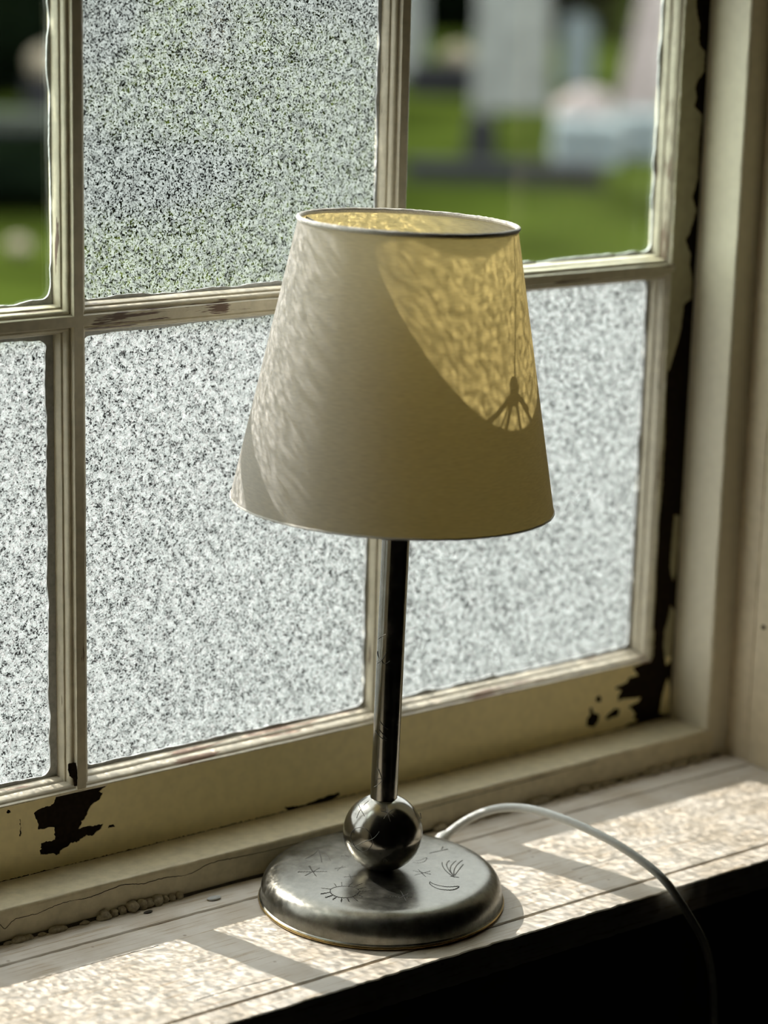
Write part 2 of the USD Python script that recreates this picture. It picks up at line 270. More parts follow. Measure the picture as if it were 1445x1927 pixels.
STAR1 = [[[-0.0466,0.024],[-0.0312,0.0144]],[[-0.0356,0.0277],[-0.041,0.0124]],[[-0.0316,0.0216],[-0.0461,0.0168]],[[-0.0348,0.0279],[-0.0389,0.0188]]]
STAR2 = [[[0.0138,-0.0137],[0.0196,-0.0244]],[[0.0174,-0.0143],[0.0145,-0.0254]],[[0.0102,-0.0199],[0.0221,-0.0202]]]
MOON1 = [[[0.0121,-0.033],[0.0118,-0.0371],[0.0144,-0.0429],[0.0187,-0.0464],[0.0223,-0.0482],[0.0186,-0.0501],[0.0137,-0.0491],[0.0099,-0.0449],[0.0092,-0.0395],[0.0102,-0.0351],[0.0121,-0.033]]]
SPRAY = [[[0.0288,-0.0355],[0.0303,-0.0263],[0.0336,-0.0181],[0.0369,-0.0133]],[[0.0288,-0.0355],[0.0331,-0.0247],[0.0375,-0.0172],[0.0426,-0.0135]],[[0.0303,-0.0332],[0.0358,-0.023],[0.0432,-0.0174],[0.0456,-0.0162]],[[0.0309,-0.0329],[0.0382,-0.0246],[0.046,-0.0193],[0.0497,-0.0175]],[[0.0304,-0.0339],[0.0397,-0.0273],[0.0461,-0.0229]],[[0.0278,-0.0332],[0.0308,-0.0376]]]
STAR3 = [[[-0.0227,-0.0364],[-0.0116,-0.0455]],[[-0.0113,-0.0342],[-0.0177,-0.048]],[[-0.0101,-0.0399],[-0.0201,-0.0431]]]
MOON2 = [[[0.0218,-0.0033],[0.0244,-0.0061],[0.0301,-0.0053],[0.0333,-0.0021],[0.0291,-0.0029],[0.0248,-0.0018]]]
STAR4 = [[[-0.0277,0.0019],[-0.0203,-0.0013]],[[-0.0224,0.0035],[-0.0256,-0.0029]]]
SPRAY2 = [[[-0.0308,0.0385],[-0.0236,0.0408],[-0.0156,0.0462]],[[-0.0256,0.0281],[-0.0168,0.0435],[-0.0156,0.0462]],[[-0.0196,0.0276],[-0.0153,0.0407],[-0.0156,0.0462]]]
STAR5 = [[[-0.0096,0.0298],[-0.0048,0.0256]],[[-0.0065,0.0302],[-0.007,0.0246]]]
STAR6 = [[[-0.0249,0.0154],[-0.0175,0.014]],[[-0.0252,0.0122],[-0.0181,0.0161]]]
SPRAY3 = [[[0.0393,0.0028],[0.0455,0.0023],[0.0531,0.0016]],[[0.0493,0.0034],[0.0531,0.0063]]]
SS1 = [[[-0.0104,0.0015,0.0666],[-0.0166,0.0011,0.0625],[-0.0204,-0.0001,0.0581]],[[-0.0127,-0.0033,0.0652],[-0.0191,0.0031,0.0595]],[[-0.0139,0.0069,0.0634],[-0.0168,0.0002,0.0624],[-0.018,-0.0049,0.0604]]]
SS2 = [[[-0.005,-0.0101,0.0662],[-0.0073,-0.014,0.0633],[-0.0081,-0.0179,0.0592]],[[-0.01,-0.0108,0.0641],[-0.0073,-0.014,0.0633],[-0.005,-0.017,0.0614]],[[-0.0022,-0.0139,0.0645],[-0.0075,-0.0142,0.063],[-0.0109,-0.0149,0.0605]]]
SRING = [[[-0.0215,-0.0064,0.0544],[-0.0203,-0.0096,0.0544],[-0.0197,-0.0122,0.0526],[-0.0191,-0.0146,0.049],[-0.0194,-0.0149,0.0457],[-0.0206,-0.0131,0.0423],[-0.0222,-0.0093,0.0399],[-0.0235,-0.0057,0.0404],[-0.0243,-0.0026,0.0426],[-0.0245,-0.0003,0.0457],[-0.024,-0.0002,0.0495],[-0.023,-0.0025,0.0526],[-0.0215,-0.0064,0.0544]],[[-0.0241,-0.0037,0.0416],[-0.0232,-0.0078,0.0446],[-0.0212,-0.0118,0.0474],[-0.0191,-0.0146,0.0492],[-0.017,-0.0161,0.0516],[-0.0154,-0.0165,0.0539]],[[-0.0239,0.0048,0.0421],[-0.0243,0.0001,0.0417],[-0.0241,-0.0037,0.0416]]]
SS3 = [[[-0.0135,-0.0204,0.0432],[-0.0126,-0.0183,0.0341]],[[-0.0159,-0.0183,0.0409],[-0.0107,-0.0197,0.0346]],[[-0.011,-0.0213,0.0395],[-0.0158,-0.0158,0.0344]]]
SSP = [[[0.014,-0.0108,0.0615],[0.0131,-0.0147,0.0591],[0.0127,-0.0166,0.0572]],[[0.0206,-0.0105,0.0561],[0.0204,-0.0118,0.0531]],[[0.0127,-0.0166,0.0572],[0.0206,-0.0119,0.0531]]]
P1 = [[[-0.0066,0.0006,0.1699],[-0.0067,-0.0022,0.172],[-0.0056,-0.0055,0.1744]],[[-0.0065,0.0015,0.1619],[-0.0068,0.0006,0.1595],[-0.0068,-0.0029,0.1579]],[[-0.0069,0.0008,0.1547],[-0.0068,-0.0031,0.1575],[-0.0055,-0.0058,0.1628]],[[-0.0068,-0.0031,0.1575],[-0.0063,-0.0044,0.156],[-0.004,-0.0075,0.1578]]]
P2 = [[[-0.0069,-0.0039,0.1188],[-0.006,-0.0056,0.1165],[-0.0038,-0.0076,0.1145]],[[-0.0077,0.0003,0.1119],[-0.0074,-0.0029,0.1098],[-0.0043,-0.0072,0.1069]],[[-0.0073,-0.0032,0.1134],[-0.0062,-0.0054,0.1112],[-0.0044,-0.0072,0.1083]]]
P3 = [[[-0.0074,-0.0037,0.0883],[-0.0059,-0.0059,0.082]],[[-0.0061,-0.0057,0.0824],[-0.0075,-0.0035,0.082]],[[-0.0059,-0.0059,0.0815],[-0.0071,-0.0044,0.0791],[-0.0083,-0.0009,0.076]]]
P4 = []
LEG_DEG = 20.0
CORD = [(.0735, .0335, .0115), (.0800, .0335, .0150), (.0935, .0310, .0220), (.1052, .0219, .0290), (.1155, .0076, .0330), (.1241, -.0166, .0340), (.1321, -.0410, .0310), (.1384, -.0620, .0265), (.1445, -.0779, .0200), (.1510, -.0905, .0115), (.1622, -.0955, -.0040), (.1751, -.0955, -.0216), (.1857, -.0952, -.0371), (.1923, -.0945, -.0498), (.1973, -.0940, -.0641), (.2030, -.0930, -.0950), (.2060, -.0930, -.1600), (.206, -.093, -.3)]


# ------------------------------------------------------------------ room shell
YF, YG, YB = .109, .125, .1335                      # sash face, glass, sash back
ZR, ZM = .0688, .3575                               # top of the bottom rail's face, middle of the glazing bar
XM = (-.385, -.149, .0855)                          # left stile, the two upright bars
XS, XBEAD, XREV = .3235, .347, .367                 # right stile, stop bead, reveal
FLOOR, TOP, ZTOP = -.9, 1.7, .96
tag(obj('wall_north', join([bx(-2.2, 2.4, -.070, .16, FLOOR, -.022), bx(-2.2, 2.4, -.088, .16, ZTOP+.02, TOP),
                            bx(-2.2, -.47, -.088, .16, -.022, ZTOP+.02), bx(XREV+.05, 2.4, -.088, .16, -.022, ZTOP+.02)]), MAT['below_sill']),
    'dark plaster wall around and under the window', 'wall', kind='structure')
for n, b, l in (('wall_south', (-2.2, 2.4, -2.6, -2.5, FLOOR, TOP), 'dim wall facing the window'), ('wall_west', (-2.3, -2.2, -2.6, .16, FLOOR, TOP), 'dim side wall left of the window'),
                ('wall_east', (2.4, 2.5, -2.6, .16, FLOOR, TOP), 'dim side wall right of the window'), ('floor', (-2.3, 2.5, -2.6, .16, FLOOR-.1, FLOOR), 'dim floor of the room'),
                ('ceiling', (-2.3, 2.5, -2.6, .16, TOP, TOP+.1), 'dim ceiling of the room')):
    tag(obj(n, bx(*b), MAT['room']), l, n.split('_')[0], kind='structure')

# window sill: back strip, main plank, front strip
sill = thing('window_sill', 'worn cream-painted wooden window sill carrying the lamp', 'window sill', kind='structure')
def sill_board(y0, y1, z0, z1, ragged_front=False, seed=0):
    x0, x1, n = -.47, XREV+.045, 420
    xs = np.linspace(x0, x1, n)
    jit = (meshkit.fbm(np.c_[xs*160, xs*0, xs*0+seed], 4, seed)-.5)*(.0022 if ragged_front else .0007)
    jt2 = (meshkit.fbm(np.c_[xs*140, xs*0+5, xs*0+seed], 3, seed+3)-.5)*.0006
    c = .0007
    prof = lambda k: np.array([[xs[k], y0+jit[k], z0], [xs[k], y0+jit[k], z1-c], [xs[k], y0+jit[k]+c, z1+jt2[k]*.4], [xs[k], y1-c+jt2[k], z1+jt2[k]*.3], [xs[k], y1+jt2[k], z1-c], [xs[k], y1+jt2[k], z0]])
    v = np.vstack([prof(k) for k in range(n)]); f = []
    for i in range(n-1):
        for j in range(6):
            j2 = (j+1) % 6; f += [[i*6+j, i*6+j2, (i+1)*6+j2], [i*6+j, (i+1)*6+j2, (i+1)*6+j]]
    cap = [[0, 1, 2], [0, 2, 3], [0, 3, 4], [0, 4, 5]]; f += cap + [[a+(n-1)*6, c2+(n-1)*6, b+(n-1)*6] for a, b, c2 in cap]
    m = trimesh.Trimesh(v, f, process=False); m.fix_normals(); return m
obj('plank', sill_board(.0450, .100, -.020, .0006, seed=1), MAT['sill_wood'], sill)
obj('plank', sill_board(-.0692, .0447, -.020, 0, seed=2), MAT['sill_wood'], sill)
obj('plank', sill_board(-.0885, -.0702, -.020, -.0004, True, seed=3), MAT['sill_wood'], sill)
for k, (pts) in enumerate([[(-.17, -.0545), (-.14, -.0548), (-.12, -.056)], [(.13, -.031), (.16, -.032), (.2, -.0315)], [(-.24, .018), (-.2, .019), (-.15, .0185)]]):
    p = spline([(a, b, .0001) for a, b in pts], 30); p[:, 1] += (meshkit.fbm(p*400, 3, k)-.5)*.0012
    obj('crack', tube(p, .00014, 5), MAT['crack'], sill)

# stop ledge in front of the sash, with a paint crack along its face and old filler under it
ledge = thing('trim_1', 'cream stop ledge along the foot of the window sash, cracked paint on its front', 'window stop', kind='structure')
obj('ledge', prof_sweep([(0.0, .0705), (.0195, .0705), (.0213, .0712), (.0220, .0728), (.0210, .1100), (0, .1100)], 'x', (-.47, 0, 0), (XBEAD+.006, 0, 0), amp=.0005), MAT['paint_ledge'], ledge)
p = np.array([(a, .0704, b) for a, b in CRACK]); p = spline(p, 260); p[:, 2] += (meshkit.fbm(p*500, 3, 5)-.5)*.0011
p = np.vstack([p, spline([p[-1], (.03, .0704, .0165), (.10, .0704, .0175), (.17, .0704, .0185), (.24, .0704, .0195)], 120)[1:]])
obj('paint_crack', tube(p, .00022, 5), MAT['crack'], ledge)
def lump(x, y, z, r, seed, sq=(1, 1, 1)):
    s = trimesh.creation.icosphere(2, r); v = s.vertices.copy(); v *= 1 + (meshkit.fbm(v/r*1.6+seed*7, 2, seed)-.5)[:, None]*.55
    s.vertices = v*np.array(sq) + [x, y, z]; return s
for k, (x, y, r) in enumerate(LUMPS):
    obj('filler_lump', lump(x, .0705-r*.45, r*.85, r*1.12, k), MAT['filler'], ledge)
for k, (x, y) in enumerate(RUBBLE + [(-.235, .07), (-.25, .07), (-.262, .07)]):
    r = .0016 + .0014*((k*37) % 10)/10
    obj('filler_lump', lump(x, .0688-r*.2, r*.5, r*1.2, 20+k, (1.5, .9, .7)), MAT['filler'], ledge)
for k in range(26):
    x = .10 + .0098*k + rng.uniform(-.003, .003); r = rng.uniform(.0022, .0042)
    obj('filler_lump', lump(x, .0683, r*.4, r, 60+k, (1.5, .8, .9)), MAT['filler'], ledge)
obj('dirt_line', tube(np.c_[np.linspace(-.46, .36, 200), .0700+(meshkit.fbm(np.c_[np.linspace(0, 60, 200), np.zeros(200), np.zeros(200)], 3, 9)-.5)*.002, np.full(200, .0006)], .0016, 6), MAT['crack'], ledge)
obj('gap', bx(-.46, XBEAD+.004, .1094, .141, .0150, .0235), MAT['bare_wood'], ledge)

# right-hand stop bead and reveal
bead = thing('trim_2', 'tall cream stop bead at the right edge of the sash', 'window stop', kind='structure')
obj('bead', prof_sweep([(0, .145), (0, .0725), (.0012, .0708), (.003, .0705), (.030, .0705), (.030, .145)], 'z', (XBEAD, 0, .0), (XBEAD, 0, ZTOP), seg=.01, amp=.0004), MAT['paint_bead'], bead)
rev = thing('trim_3', 'cream boarded window reveal at the far right', 'window reveal', kind='structure')
obj('board', prof_sweep([(0, .0703), (0, .0500), (.001, .0490), (.045, .0490), (.045, .0703)], 'z', (XREV, 0, .0005), (XREV, 0, ZTOP), seg=.01, amp=.0004), MAT['paint_reveal'], rev)
obj('board', prof_sweep([(.001, .0485), (-.0008, .0478), (-.0008, -.0885), (.045, -.0885), (.045, .0485)], 'z', (XREV, 0, .0005), (XREV, 0, ZTOP), seg=.01, amp=.0004, seed=4), MAT['paint_reveal'], rev)
for y, zz, r in ((.040, .105, .0016), (.030, .117, .0010), (.036, .31, .0012)):
    h = trimesh.creation.cylinder(r, .0012, sections=14); h.apply_transform(trimesh.transformations.rotation_matrix(np.pi/2, [0, 1, 0])); h.apply_translation([XREV-.0011, y, zz])
    obj('nail_hole', h, MAT['crack'], rev)
lrev = thing('trim_4', 'cream window reveal and stop at the left, outside the picture', 'window reveal', kind='structure')
obj('board', bevel_box(-.47, -.425, -.0885, .0703, .0005, ZTOP), MAT['paint_reveal'], lrev)
obj('bead', bevel_box(-.47, -.41, .0705, .142, 0, ZTOP), MAT['paint_bead'], lrev)
head = thing('trim_5', 'cream window head above the sash', 'window head', kind='structure')
obj('board', bevel_box(-.47, XREV+.045, -.0885, .145, ZTOP, ZTOP+.02), MAT['paint_reveal'], head)

# ------------------------------------------------------------------ the sash
win = thing('window_1', 'old many-paned window sash of peeling cream paint, frosted and clear panes', 'window', kind='structure')
HW = .0088                                          # half width of a glazing bar at the glass
half = [(.0030, YF), (.0033, YF+.0003), (.0035, YF+.0024), (.0042, YF+.0032), (.0048, YF+.0028), (.0055, YF+.0030), (.0062, YF+.0038), (.0066, YF+.0052), (.0066, YF+.0076), (.0076, YF+.0078), (.0080, YF+.0084), (HW, YF+.0112), (HW, YG+.002), (.0050, YB-.001), (.0040, YB)]
BAR = [(u, v) for u, v in half] + [(-u, v) for u, v in half[::-1]]
rows = [ZR+.0062, ZM, .5675, ZTOP-.04]
def zm(x): return ZM + .0010 - (x+.15)*.0075         # the old bar has sagged a little to the right
for k, x in enumerate(XM[1:]):
    obj('glazing_bar', prof_sweep(BAR, 'z', (x, 0, ZR-.0008), (x, 0, ZTOP), seed=k), MAT['paint_upright'], win)
cols = [(XM[0]+.0, XM[1]), (XM[1], XM[2]), (XM[2], XS+.004)]
for zz in rows[1:3]:
    for k, (a, b) in enumerate(cols):
        d = zm if zz == ZM else (lambda x: zz)
        obj('glazing_bar', prof_sweep(BAR, 'x', (a+.001, 0, d(a)), (b-.001, 0, d(b)), seed=10+k), MAT['paint_level'], win)
# bottom rail and stiles: bare wood under a film of paint
obj('bottom_rail', bx(-.41, XBEAD, YF+.0006, YB, .0212, ZR-.001), MAT['bare_wood'], win)
obj('stile', bx(XS+.0006, XBEAD, YF+.0006, YB, ZR-.001, ZTOP), MAT['bare_wood'], win)
obj('stile', bx(-.41, XM[0]-.004, YF, YB, ZR-.001, ZTOP), MAT['paint_upright'], win)
obj('top_rail', bx(-.41, XBEAD, YF, YB, ZTOP-.04, ZTOP), MAT['paint_level'], win)
mould = [(-.0015, YF+.0004), (.0004, YF-.0002), (.0010, YF+.0016), (.0022, YF+.0020), (.0034, YF+.0040), (.0040, YF+.0066), (.0040, YF+.0082), (.0052, YF+.0090), (.0060, YF+.0112), (.0060, YG+.002), (.0010, YB-.001), (-.0015, YB-.001)]
obj('rail_moulding', prof_sweep(mould, 'x', (XM[0]-.004, 0, ZR), (XS+.001, 0, ZR), amp=.0003, seed=20), MAT['paint_worn'], win)
obj('stile_moulding', prof_sweep([(-u, v) for u, v in mould], 'z', (XS, 0, ZR-.001), (XS, 0, ZTOP-.04), amp=.0003, seed=21), MAT['paint_worn_upright'], win)
film = unary_union([sbox(-.41, .0216, XBEAD, ZR), Polygon([(XS-.0008, ZR-.002), (XS-.0008, ZTOP-.04)] + [(STILE_EDGE[0][0], ZTOP-.04)] + [tuple(q) for q in STILE_EDGE] + [(.330, .075), (.330, ZR-.002)]).buffer(0)])
for q in (PEEL_LEFT, PEEL_MID, PEEL_RIGHT, SPECK1, SPECK2, SPECK3, SPR1, SPR2, SPR3): film = film.difference(Polygon(q).buffer(0))
film = film.difference(sbox(.3262, .0200, .36, .12))
film = unary_union([film.buffer(0), Polygon(ISL1).buffer(0), Polygon(ISL2).buffer(0), Polygon([(.336, .026), (.342, .024), (.3465, .024), (.345, .045), (.3425, .052), (.3385, .040)])])
film = ragged(film, .0011, .00022); split = sbox(-1, -1, 1, ZR-.0004)
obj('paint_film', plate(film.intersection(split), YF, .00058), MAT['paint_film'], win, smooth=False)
obj('paint_film', plate(film.difference(split), YF, .00058), MAT['paint_film_shaded'], win, smooth=False)
obj('bare_patch', plate(ragged(Polygon(PATCHM).buffer(0), .001, .0001), YF-.0003, .0006), MAT['bare_wood'], win, smooth=False)
# panes, each bedded in a ragged fillet of old putty
for r in range(3):
    for c, (a, b) in enumerate(cols):
        za, zb = rows[r], rows[r+1]
        x0, x1 = a+(HW if c else .005), b-(HW if c < 2 else .0105)
        z0 = za+(HW if r else .0003) + (.0005 if r else 0); z1 = zb-(HW if r < 2 else 0)
        if r == 1: z0 = zm((a+b)/2) + HW + .0002
        clear = r == 1 and c != 1
        obj('pane', bx(x0-.004, x1+.004, YG, YG+.0022, z0-.004, z1+.004), MAT['clear_glass' if clear else 'frosted_glass'], win, smooth=False)
        if r == 2: continue
        inset = .0013 if clear else .0016
        outer = sbox(x0-.003, z0-.003, x1+.003, z1+.003)
        inner = sbox(x0+(.0085 if (r, c) == (0, 2) else inset), z0+inset, x1-(.0052 if (r, c) == (0, 0) else inset), z1-inset).buffer(-.006).buffer(.006)
        q = inner.segmentize(.002); s = np.array(q.exterior.coords)[:-1]; ce = s.mean(0)
        w = (meshkit.fbm(np.c_[s*70, np.zeros(len(s))+3*r+c], 4, 3*r+c)-.5)*.0036
        nrm = np.roll(s, -1, 0)-np.roll(s, 1, 0); nrm = np.c_[nrm[:, 1], -nrm[:, 0]]; nrm /= np.linalg.norm(nrm, axis=1, keepdims=True)+1e-12
        inner = Polygon(s + nrm*w[:, None]).buffer(0)
        obj('putty', plate(outer.difference(inner), YG-.0012, .0013), MAT['putty'], win, smooth=False)

# ------------------------------------------------------------------ the lamp
lamp = thing('table_lamp', 'pewter table lamp with ball stem, engraved base and cream cloth shade on the sill', 'lamp')
prof = [(0, .0006), (.0735, .0006), (.0753, .0008), (.0758, .0018), (.0756, .0028), (.0748, .0034), (.0747, .0056)]
for t in np.linspace(0, 1, 16)[1:]:
    a = t*np.pi/2; prof.append((.0597+.0150*math.cos(a)**.9 if t < 1 else .0597, .0056+.0146*math.sin(a)**.9))
prof += [(.050, .0205), (.030, .0206), (.012, .0207), (0, .0207)]
base = obj('base', lathe(prof, 160), MAT['pewter'], lamp)
obj('rim', tube(np.array([(.0752*math.cos(t), .0752*math.sin(t), .0016) for t in np.linspace(0, 2*np.pi, 160, endpoint=False)]), .0010, 8, True), MAT['reflection_gold'], base)
def engrave(name, lines, parent, r=.0002, wig=True, z=None):
    ms = []
    for k, l in enumerate(lines):
        p = np.array([(q[0], q[1], z if len(q) == 2 else q[2]) for q in l], float)
        n = max(4, int(np.linalg.norm(np.diff(p, axis=0), axis=1).sum()/.0004))
        p = spline(p, n) if len(p) > 2 else np.linspace(p[0], p[-1], n)
        if wig:
            t = np.gradient(p, axis=0); s = np.cross(t, [0, 0, 1.0]); s /= np.linalg.norm(s, axis=1, keepdims=True)+1e-9
            p = p + s*(.00022*np.where(np.arange(n) % 4 < 2, 1, -1))[:, None]
        ms.append(tube(p, r, 5))
    obj(name, join(ms), MAT['engraving'], parent)
ZB = .02055
for n, ls in (('engraved_sun', SUN_LINES), ('engraved_star', STAR1), ('engraved_star', STAR2), ('engraved_moon', MOON1), ('engraved_comet', SPRAY), ('engraved_star', STAR3), ('engraved_moon', MOON2),
              ('engraved_star', STAR4), ('engraved_comet', SPRAY2), ('engraved_star', STAR5), ('engraved_star', STAR6), ('engraved_comet', SPRAY3)):
    engrave(n, ls, base, z=ZB)
ball_m = lathe([(.0245*math.sin(a), .0447-.0243*math.cos(a)) for a in np.linspace(0, np.pi, 64)], 96)
ball = obj('ball', ball_m, MAT['polished_steel'], lamp)
for n, ls in (('engraved_star', SS1), ('engraved_star', SS2), ('engraved_ring', SRING), ('engraved_star', SS3), ('engraved_spark', SSP)):
    engrave(n, ls, ball, .00024, False)
LEAN = np.array([.0157, -.0119, 1.0]); LEAN /= np.linalg.norm(LEAN)
def along(mesh, axis, origin):
    T = trimesh.geometry.align_vectors([0, 0, 1], axis); T[:3, 3] = origin; mesh.apply_transform(T); return mesh
PO = np.array([0, 0, .066])
stem = obj('stem', along(lathe([(0, 0), (.0080, 0), (.0083, .0008), (.0083, .238), (.0078, .240), (0, .240)], 64), LEAN, PO), MAT['polished_steel'], lamp)
for ls in (P1, P2, P3, P4):
    for l in ls: engrave('engraved_mark', [l], stem, .00022, False)
SO = PO + LEAN*.240
sock = obj('lamp_holder', along(lathe([(0, 0), (.013, .001), (.0145, .004), (.0145, .030), (.0165, .031), (.0165, .034), (.014, .035), (.014, .048), (0, .048)], 48), LEAN, SO), MAT['cord_plastic'], lamp)
# the shade leans a little more than the stem
SB, ST, RB, RT = np.array([.0005, 0, .2545]), None, .0960, .0637
AX = np.array([.0305*.79+.030*.62, -.0305*.60+.030*.78, 1.0]); AX /= np.linalg.norm(AX); HS = .1655
n, kz = 180, 36
def cone(t, a, off=0): r = RB+(RT-RB)*t+off; return np.array([r*math.cos(a), r*math.sin(a), HS*t])
v = np.array([cone(t, a) for t in np.linspace(0, 1, kz) for a in np.linspace(0, 2*np.pi, n, endpoint=False)])
f = [[i*n+j, i*n+(j+1) % n, (i+1)*n+(j+1) % n] for i in range(kz-1) for j in range(n)] + [[i*n+j, (i+1)*n+(j+1) % n, (i+1)*n+j] for i in range(kz-1) for j in range(n)]
shade = obj('lamp_shade', along(trimesh.Trimesh(v, f, process=False), AX, SB), MAT['shade_cloth'], lamp)
def ring(t, r, off, jit, seed):
    a = np.linspace(0, 2*np.pi, 260, endpoint=False); p = np.array([cone(t, q, off) for q in a]); p[:, 2] += (meshkit.fbm(p*500, 3, seed)-.5)*jit
    return along(tube(p, r, 8, True), AX, SB)
obj('top_hem', ring(1.0, .0015, 0, .0008, 1), MAT['hem_cloth'], shade)
obj('bottom_hem', ring(0.0, .0006, 0, .0005, 2), MAT['hem_cloth'], shade)
# wire carrier inside the shade: a hub near the rim held by two arms, with legs spreading down to the holder
HUB = .139
spider = obj('shade_carrier', along(lathe([(0, HUB+.004), (.0035, HUB+.004), (.0045, HUB+.002), (.0045, HUB-.004), (.003, HUB-.006), (0, HUB-.006)], 28), AX, SB), MAT['wire'], shade)
for k in range(5):
    a = math.radians(72*k+LEG_DEG); pts = [((.002+.018*s)*math.cos(a), (.002+.018*s)*math.sin(a), HUB-.002-.018*s) for s in np.linspace(0, 1.95, 8)]
    obj('leg', along(tube(spline(pts, 20), .0012, 8), AX, SB), MAT['wire'], spider)
for q in (-57, 123):
    a = math.radians(q); e = cone(.985, a, -.0006)
    obj('arm', along(tube(spline([(.002*math.cos(a), .002*math.sin(a), HUB+.001), (.25*e[0], .25*e[1], HUB+.25*(e[2]-HUB)+.0006), (.7*e[0], .7*e[1], HUB+.7*(e[2]-HUB)), tuple(e)], 20), .0007, 8), AX, SB), MAT['wire'], spider)
cordp = spline(CORD, 140)
obj('cord', tube(cordp, .0027, 14), MAT['cord_plastic'], lamp)
d = np.subtract(CORD[1], CORD[0]); d /= np.linalg.norm(d)
obj('cord_grip', along(lathe([(0, -.004), (.0042, -.004), (.0044, .001), (.0034, .005), (0, .005)], 24), d, np.array(CORD[0])), MAT['cord_plastic'], lamp)

# flakes of old paint on the sill
fl = lump(-.0870, .0560, .0015, .0036, 91, (1.3, .8, .25))
tag(obj('paint_flake', fl, MAT['putty']), 'small grey paint flake lying on the back strip of the sill', 'paint flake')
fl = lump(-.1310, .0610, .0012, .0024, 92, (1.2, .7, .3))
tag(obj('paint_flake', fl, MAT['crack']), 'tiny dark paint flake on the sill below the row of filler lumps', 'paint flake')

# ------------------------------------------------------------------ outside
GZ = -1.2
gx, gy = np.meshgrid(np.linspace(-25, 75, 240), np.linspace(.3, 90, 220), indexing='ij')
gz = GZ + (meshkit.fbm(np.stack([gx*.35, gy*.35, gx*0], -1), 3, 2)-.5)*.16*np.clip((gy-1)/4, 0, 1)
v = np.stack([gx, gy, gz], -1).reshape(-1, 3); i, j = np.meshgrid(np.arange(239), np.arange(219), indexing='ij'); q = i*220+j
f = np.concatenate([np.stack([q, q+220, q+221], -1).reshape(-1, 3), np.stack([q, q+221, q+1], -1).reshape(-1, 3)])
tag(obj('lawn', trimesh.Trimesh(v, f, process=False), MAT['lawn'], smooth=60), 'sunlit green lawn outside the window', 'lawn', kind='structure')
px, py = np.meshgrid(np.linspace(-25, 40, 260), np.linspace(.16, 7.0, 60), indexing='ij'); pz = GZ+.09 + (meshkit.fbm(np.stack([px*3, py*3, px*0], -1), 3, 4)-.5)*.03
v = np.stack([px, py + np.where(py > 6.9, (meshkit.fbm(np.stack([px*1.5, px*0, px*0], -1), 3, 6)-.5)*.5, 0), pz], -1).reshape(-1, 3); i, j = np.meshgrid(np.arange(259), np.arange(59), indexing='ij'); q = i*60+j
f = np.concatenate([np.stack([q, q+60, q+61], -1).reshape(-1, 3), np.stack([q, q+61, q+1], -1).reshape(-1, 3)])
tag(obj('path', trimesh.Trimesh(v, f, process=False), MAT['gravel'], smooth=60), 'pale gravel path along the house below the window', 'path', kind='structure')
VIEW = np.array([.62, .785])                          # roughly the way the window is looked through
ANG = math.degrees(math.atan2(-VIEW[0], VIEW[1]))
def slab(w, t, h, top='round', taper=1.0, seed=0):
    """an upright stone: outline in (x, z), extruded t deep, weathered"""
    n = 16; pts = [(-w/2, -.05), (w/2, -.05)]
    if top == 'round': pts += [(w/2*taper*math.cos(a), h-w*taper*.3+w*taper*.3*math.sin(a)) for a in np.linspace(0, np.pi, n)]
    elif top == 'point': pts += [(w/2*taper, h*.86), (0, h), (-w/2*taper, h*.86)]
    else: pts += [(w/2*taper, h), (-w/2*taper, h)]
    m = trimesh.creation.extrude_polygon(Polygon(pts), t, engine='earcut'); v = m.vertices; m.vertices = np.c_[v[:, 0], v[:, 2]-t/2, v[:, 1]]
    m = m.subdivide_to_size(.12, max_iter=8); v = m.vertices
    m.vertices = v + (np.stack([meshkit.fbm(v*5+k*9+seed, 3, seed+k) for k in range(3)], -1)-.5)*.035
    m.fix_normals(); return m
def stone(name, label, cat, x, y, mesh, material, lean=0.0, turn=0.0, lift=0.0, group=None):
    mesh = mesh.copy(); mesh.apply_transform(trimesh.transformations.rotation_matrix(math.radians(lean), [0, 1, 0]))
    mesh.apply_transform(trimesh.transformations.rotation_matrix(math.radians(ANG+turn), [0, 0, 1])); mesh.apply_translation([x, y, GZ+lift])
    return tag(obj(name, mesh, MAT[material], smooth=50), label, cat, group)
def boulder(r, seed, sq=(1, 1, .8)):
    s = trimesh.creation.icosphere(3, r); v = s.vertices.copy(); v *= 1+(meshkit.fbm(v/r*1.4+seed, 3, seed)-.5)[:, None]*.5; s.vertices = v*np.array(sq); s.apply_translation([0, 0, r*.45]); return s
stone('standing_stone', 'tall pale grey stone slab, tallest of the stones beyond the lawn', 'stone', 12.52, 14.85, slab(.66, .3, 1.75, 'flat', .86, 1), 'stone_grey')
stone('standing_stone', 'slim grey-green stone post just right of the tallest stone', 'stone', 14.80, 16.60, slab(.28, .24, .66, 'round', 1, 2), 'stone_blue')
stone('standing_stone', 'grey stone slab beside the middle glazing bar, left of the tallest stone', 'stone', 14.0, 18.3, slab(.42, .3, 1.5, 'flat', .9, 3), 'stone_grey')
stone('standing_stone', 'pinkish stone slab leaning to the right near the window stile', 'stone', 12.90, 13.70, slab(.34, .3, 1.6, 'flat', 1.25, 4), 'stone_pink', lean=12)
stone('boulder', 'rounded pinkish-tan stone lying at the foot of the leaning slab', 'stone', 12.20, 13.55, boulder(.24, 5, (1, .8, .75)), 'stone_pink')
stone('grave_slab', 'low pale blue-grey stone block on the grass behind the lamp shade', 'stone', 10.45, 11.55, slab(.46, .7, .27, 'flat', .96, 6), 'stone_blue')
stone('grave_slab', 'low bluish-white stone block against the right window stile', 'stone', 11.25, 11.80, slab(.40, .6, .27, 'flat', .95, 7), 'stone_blue', turn=8)
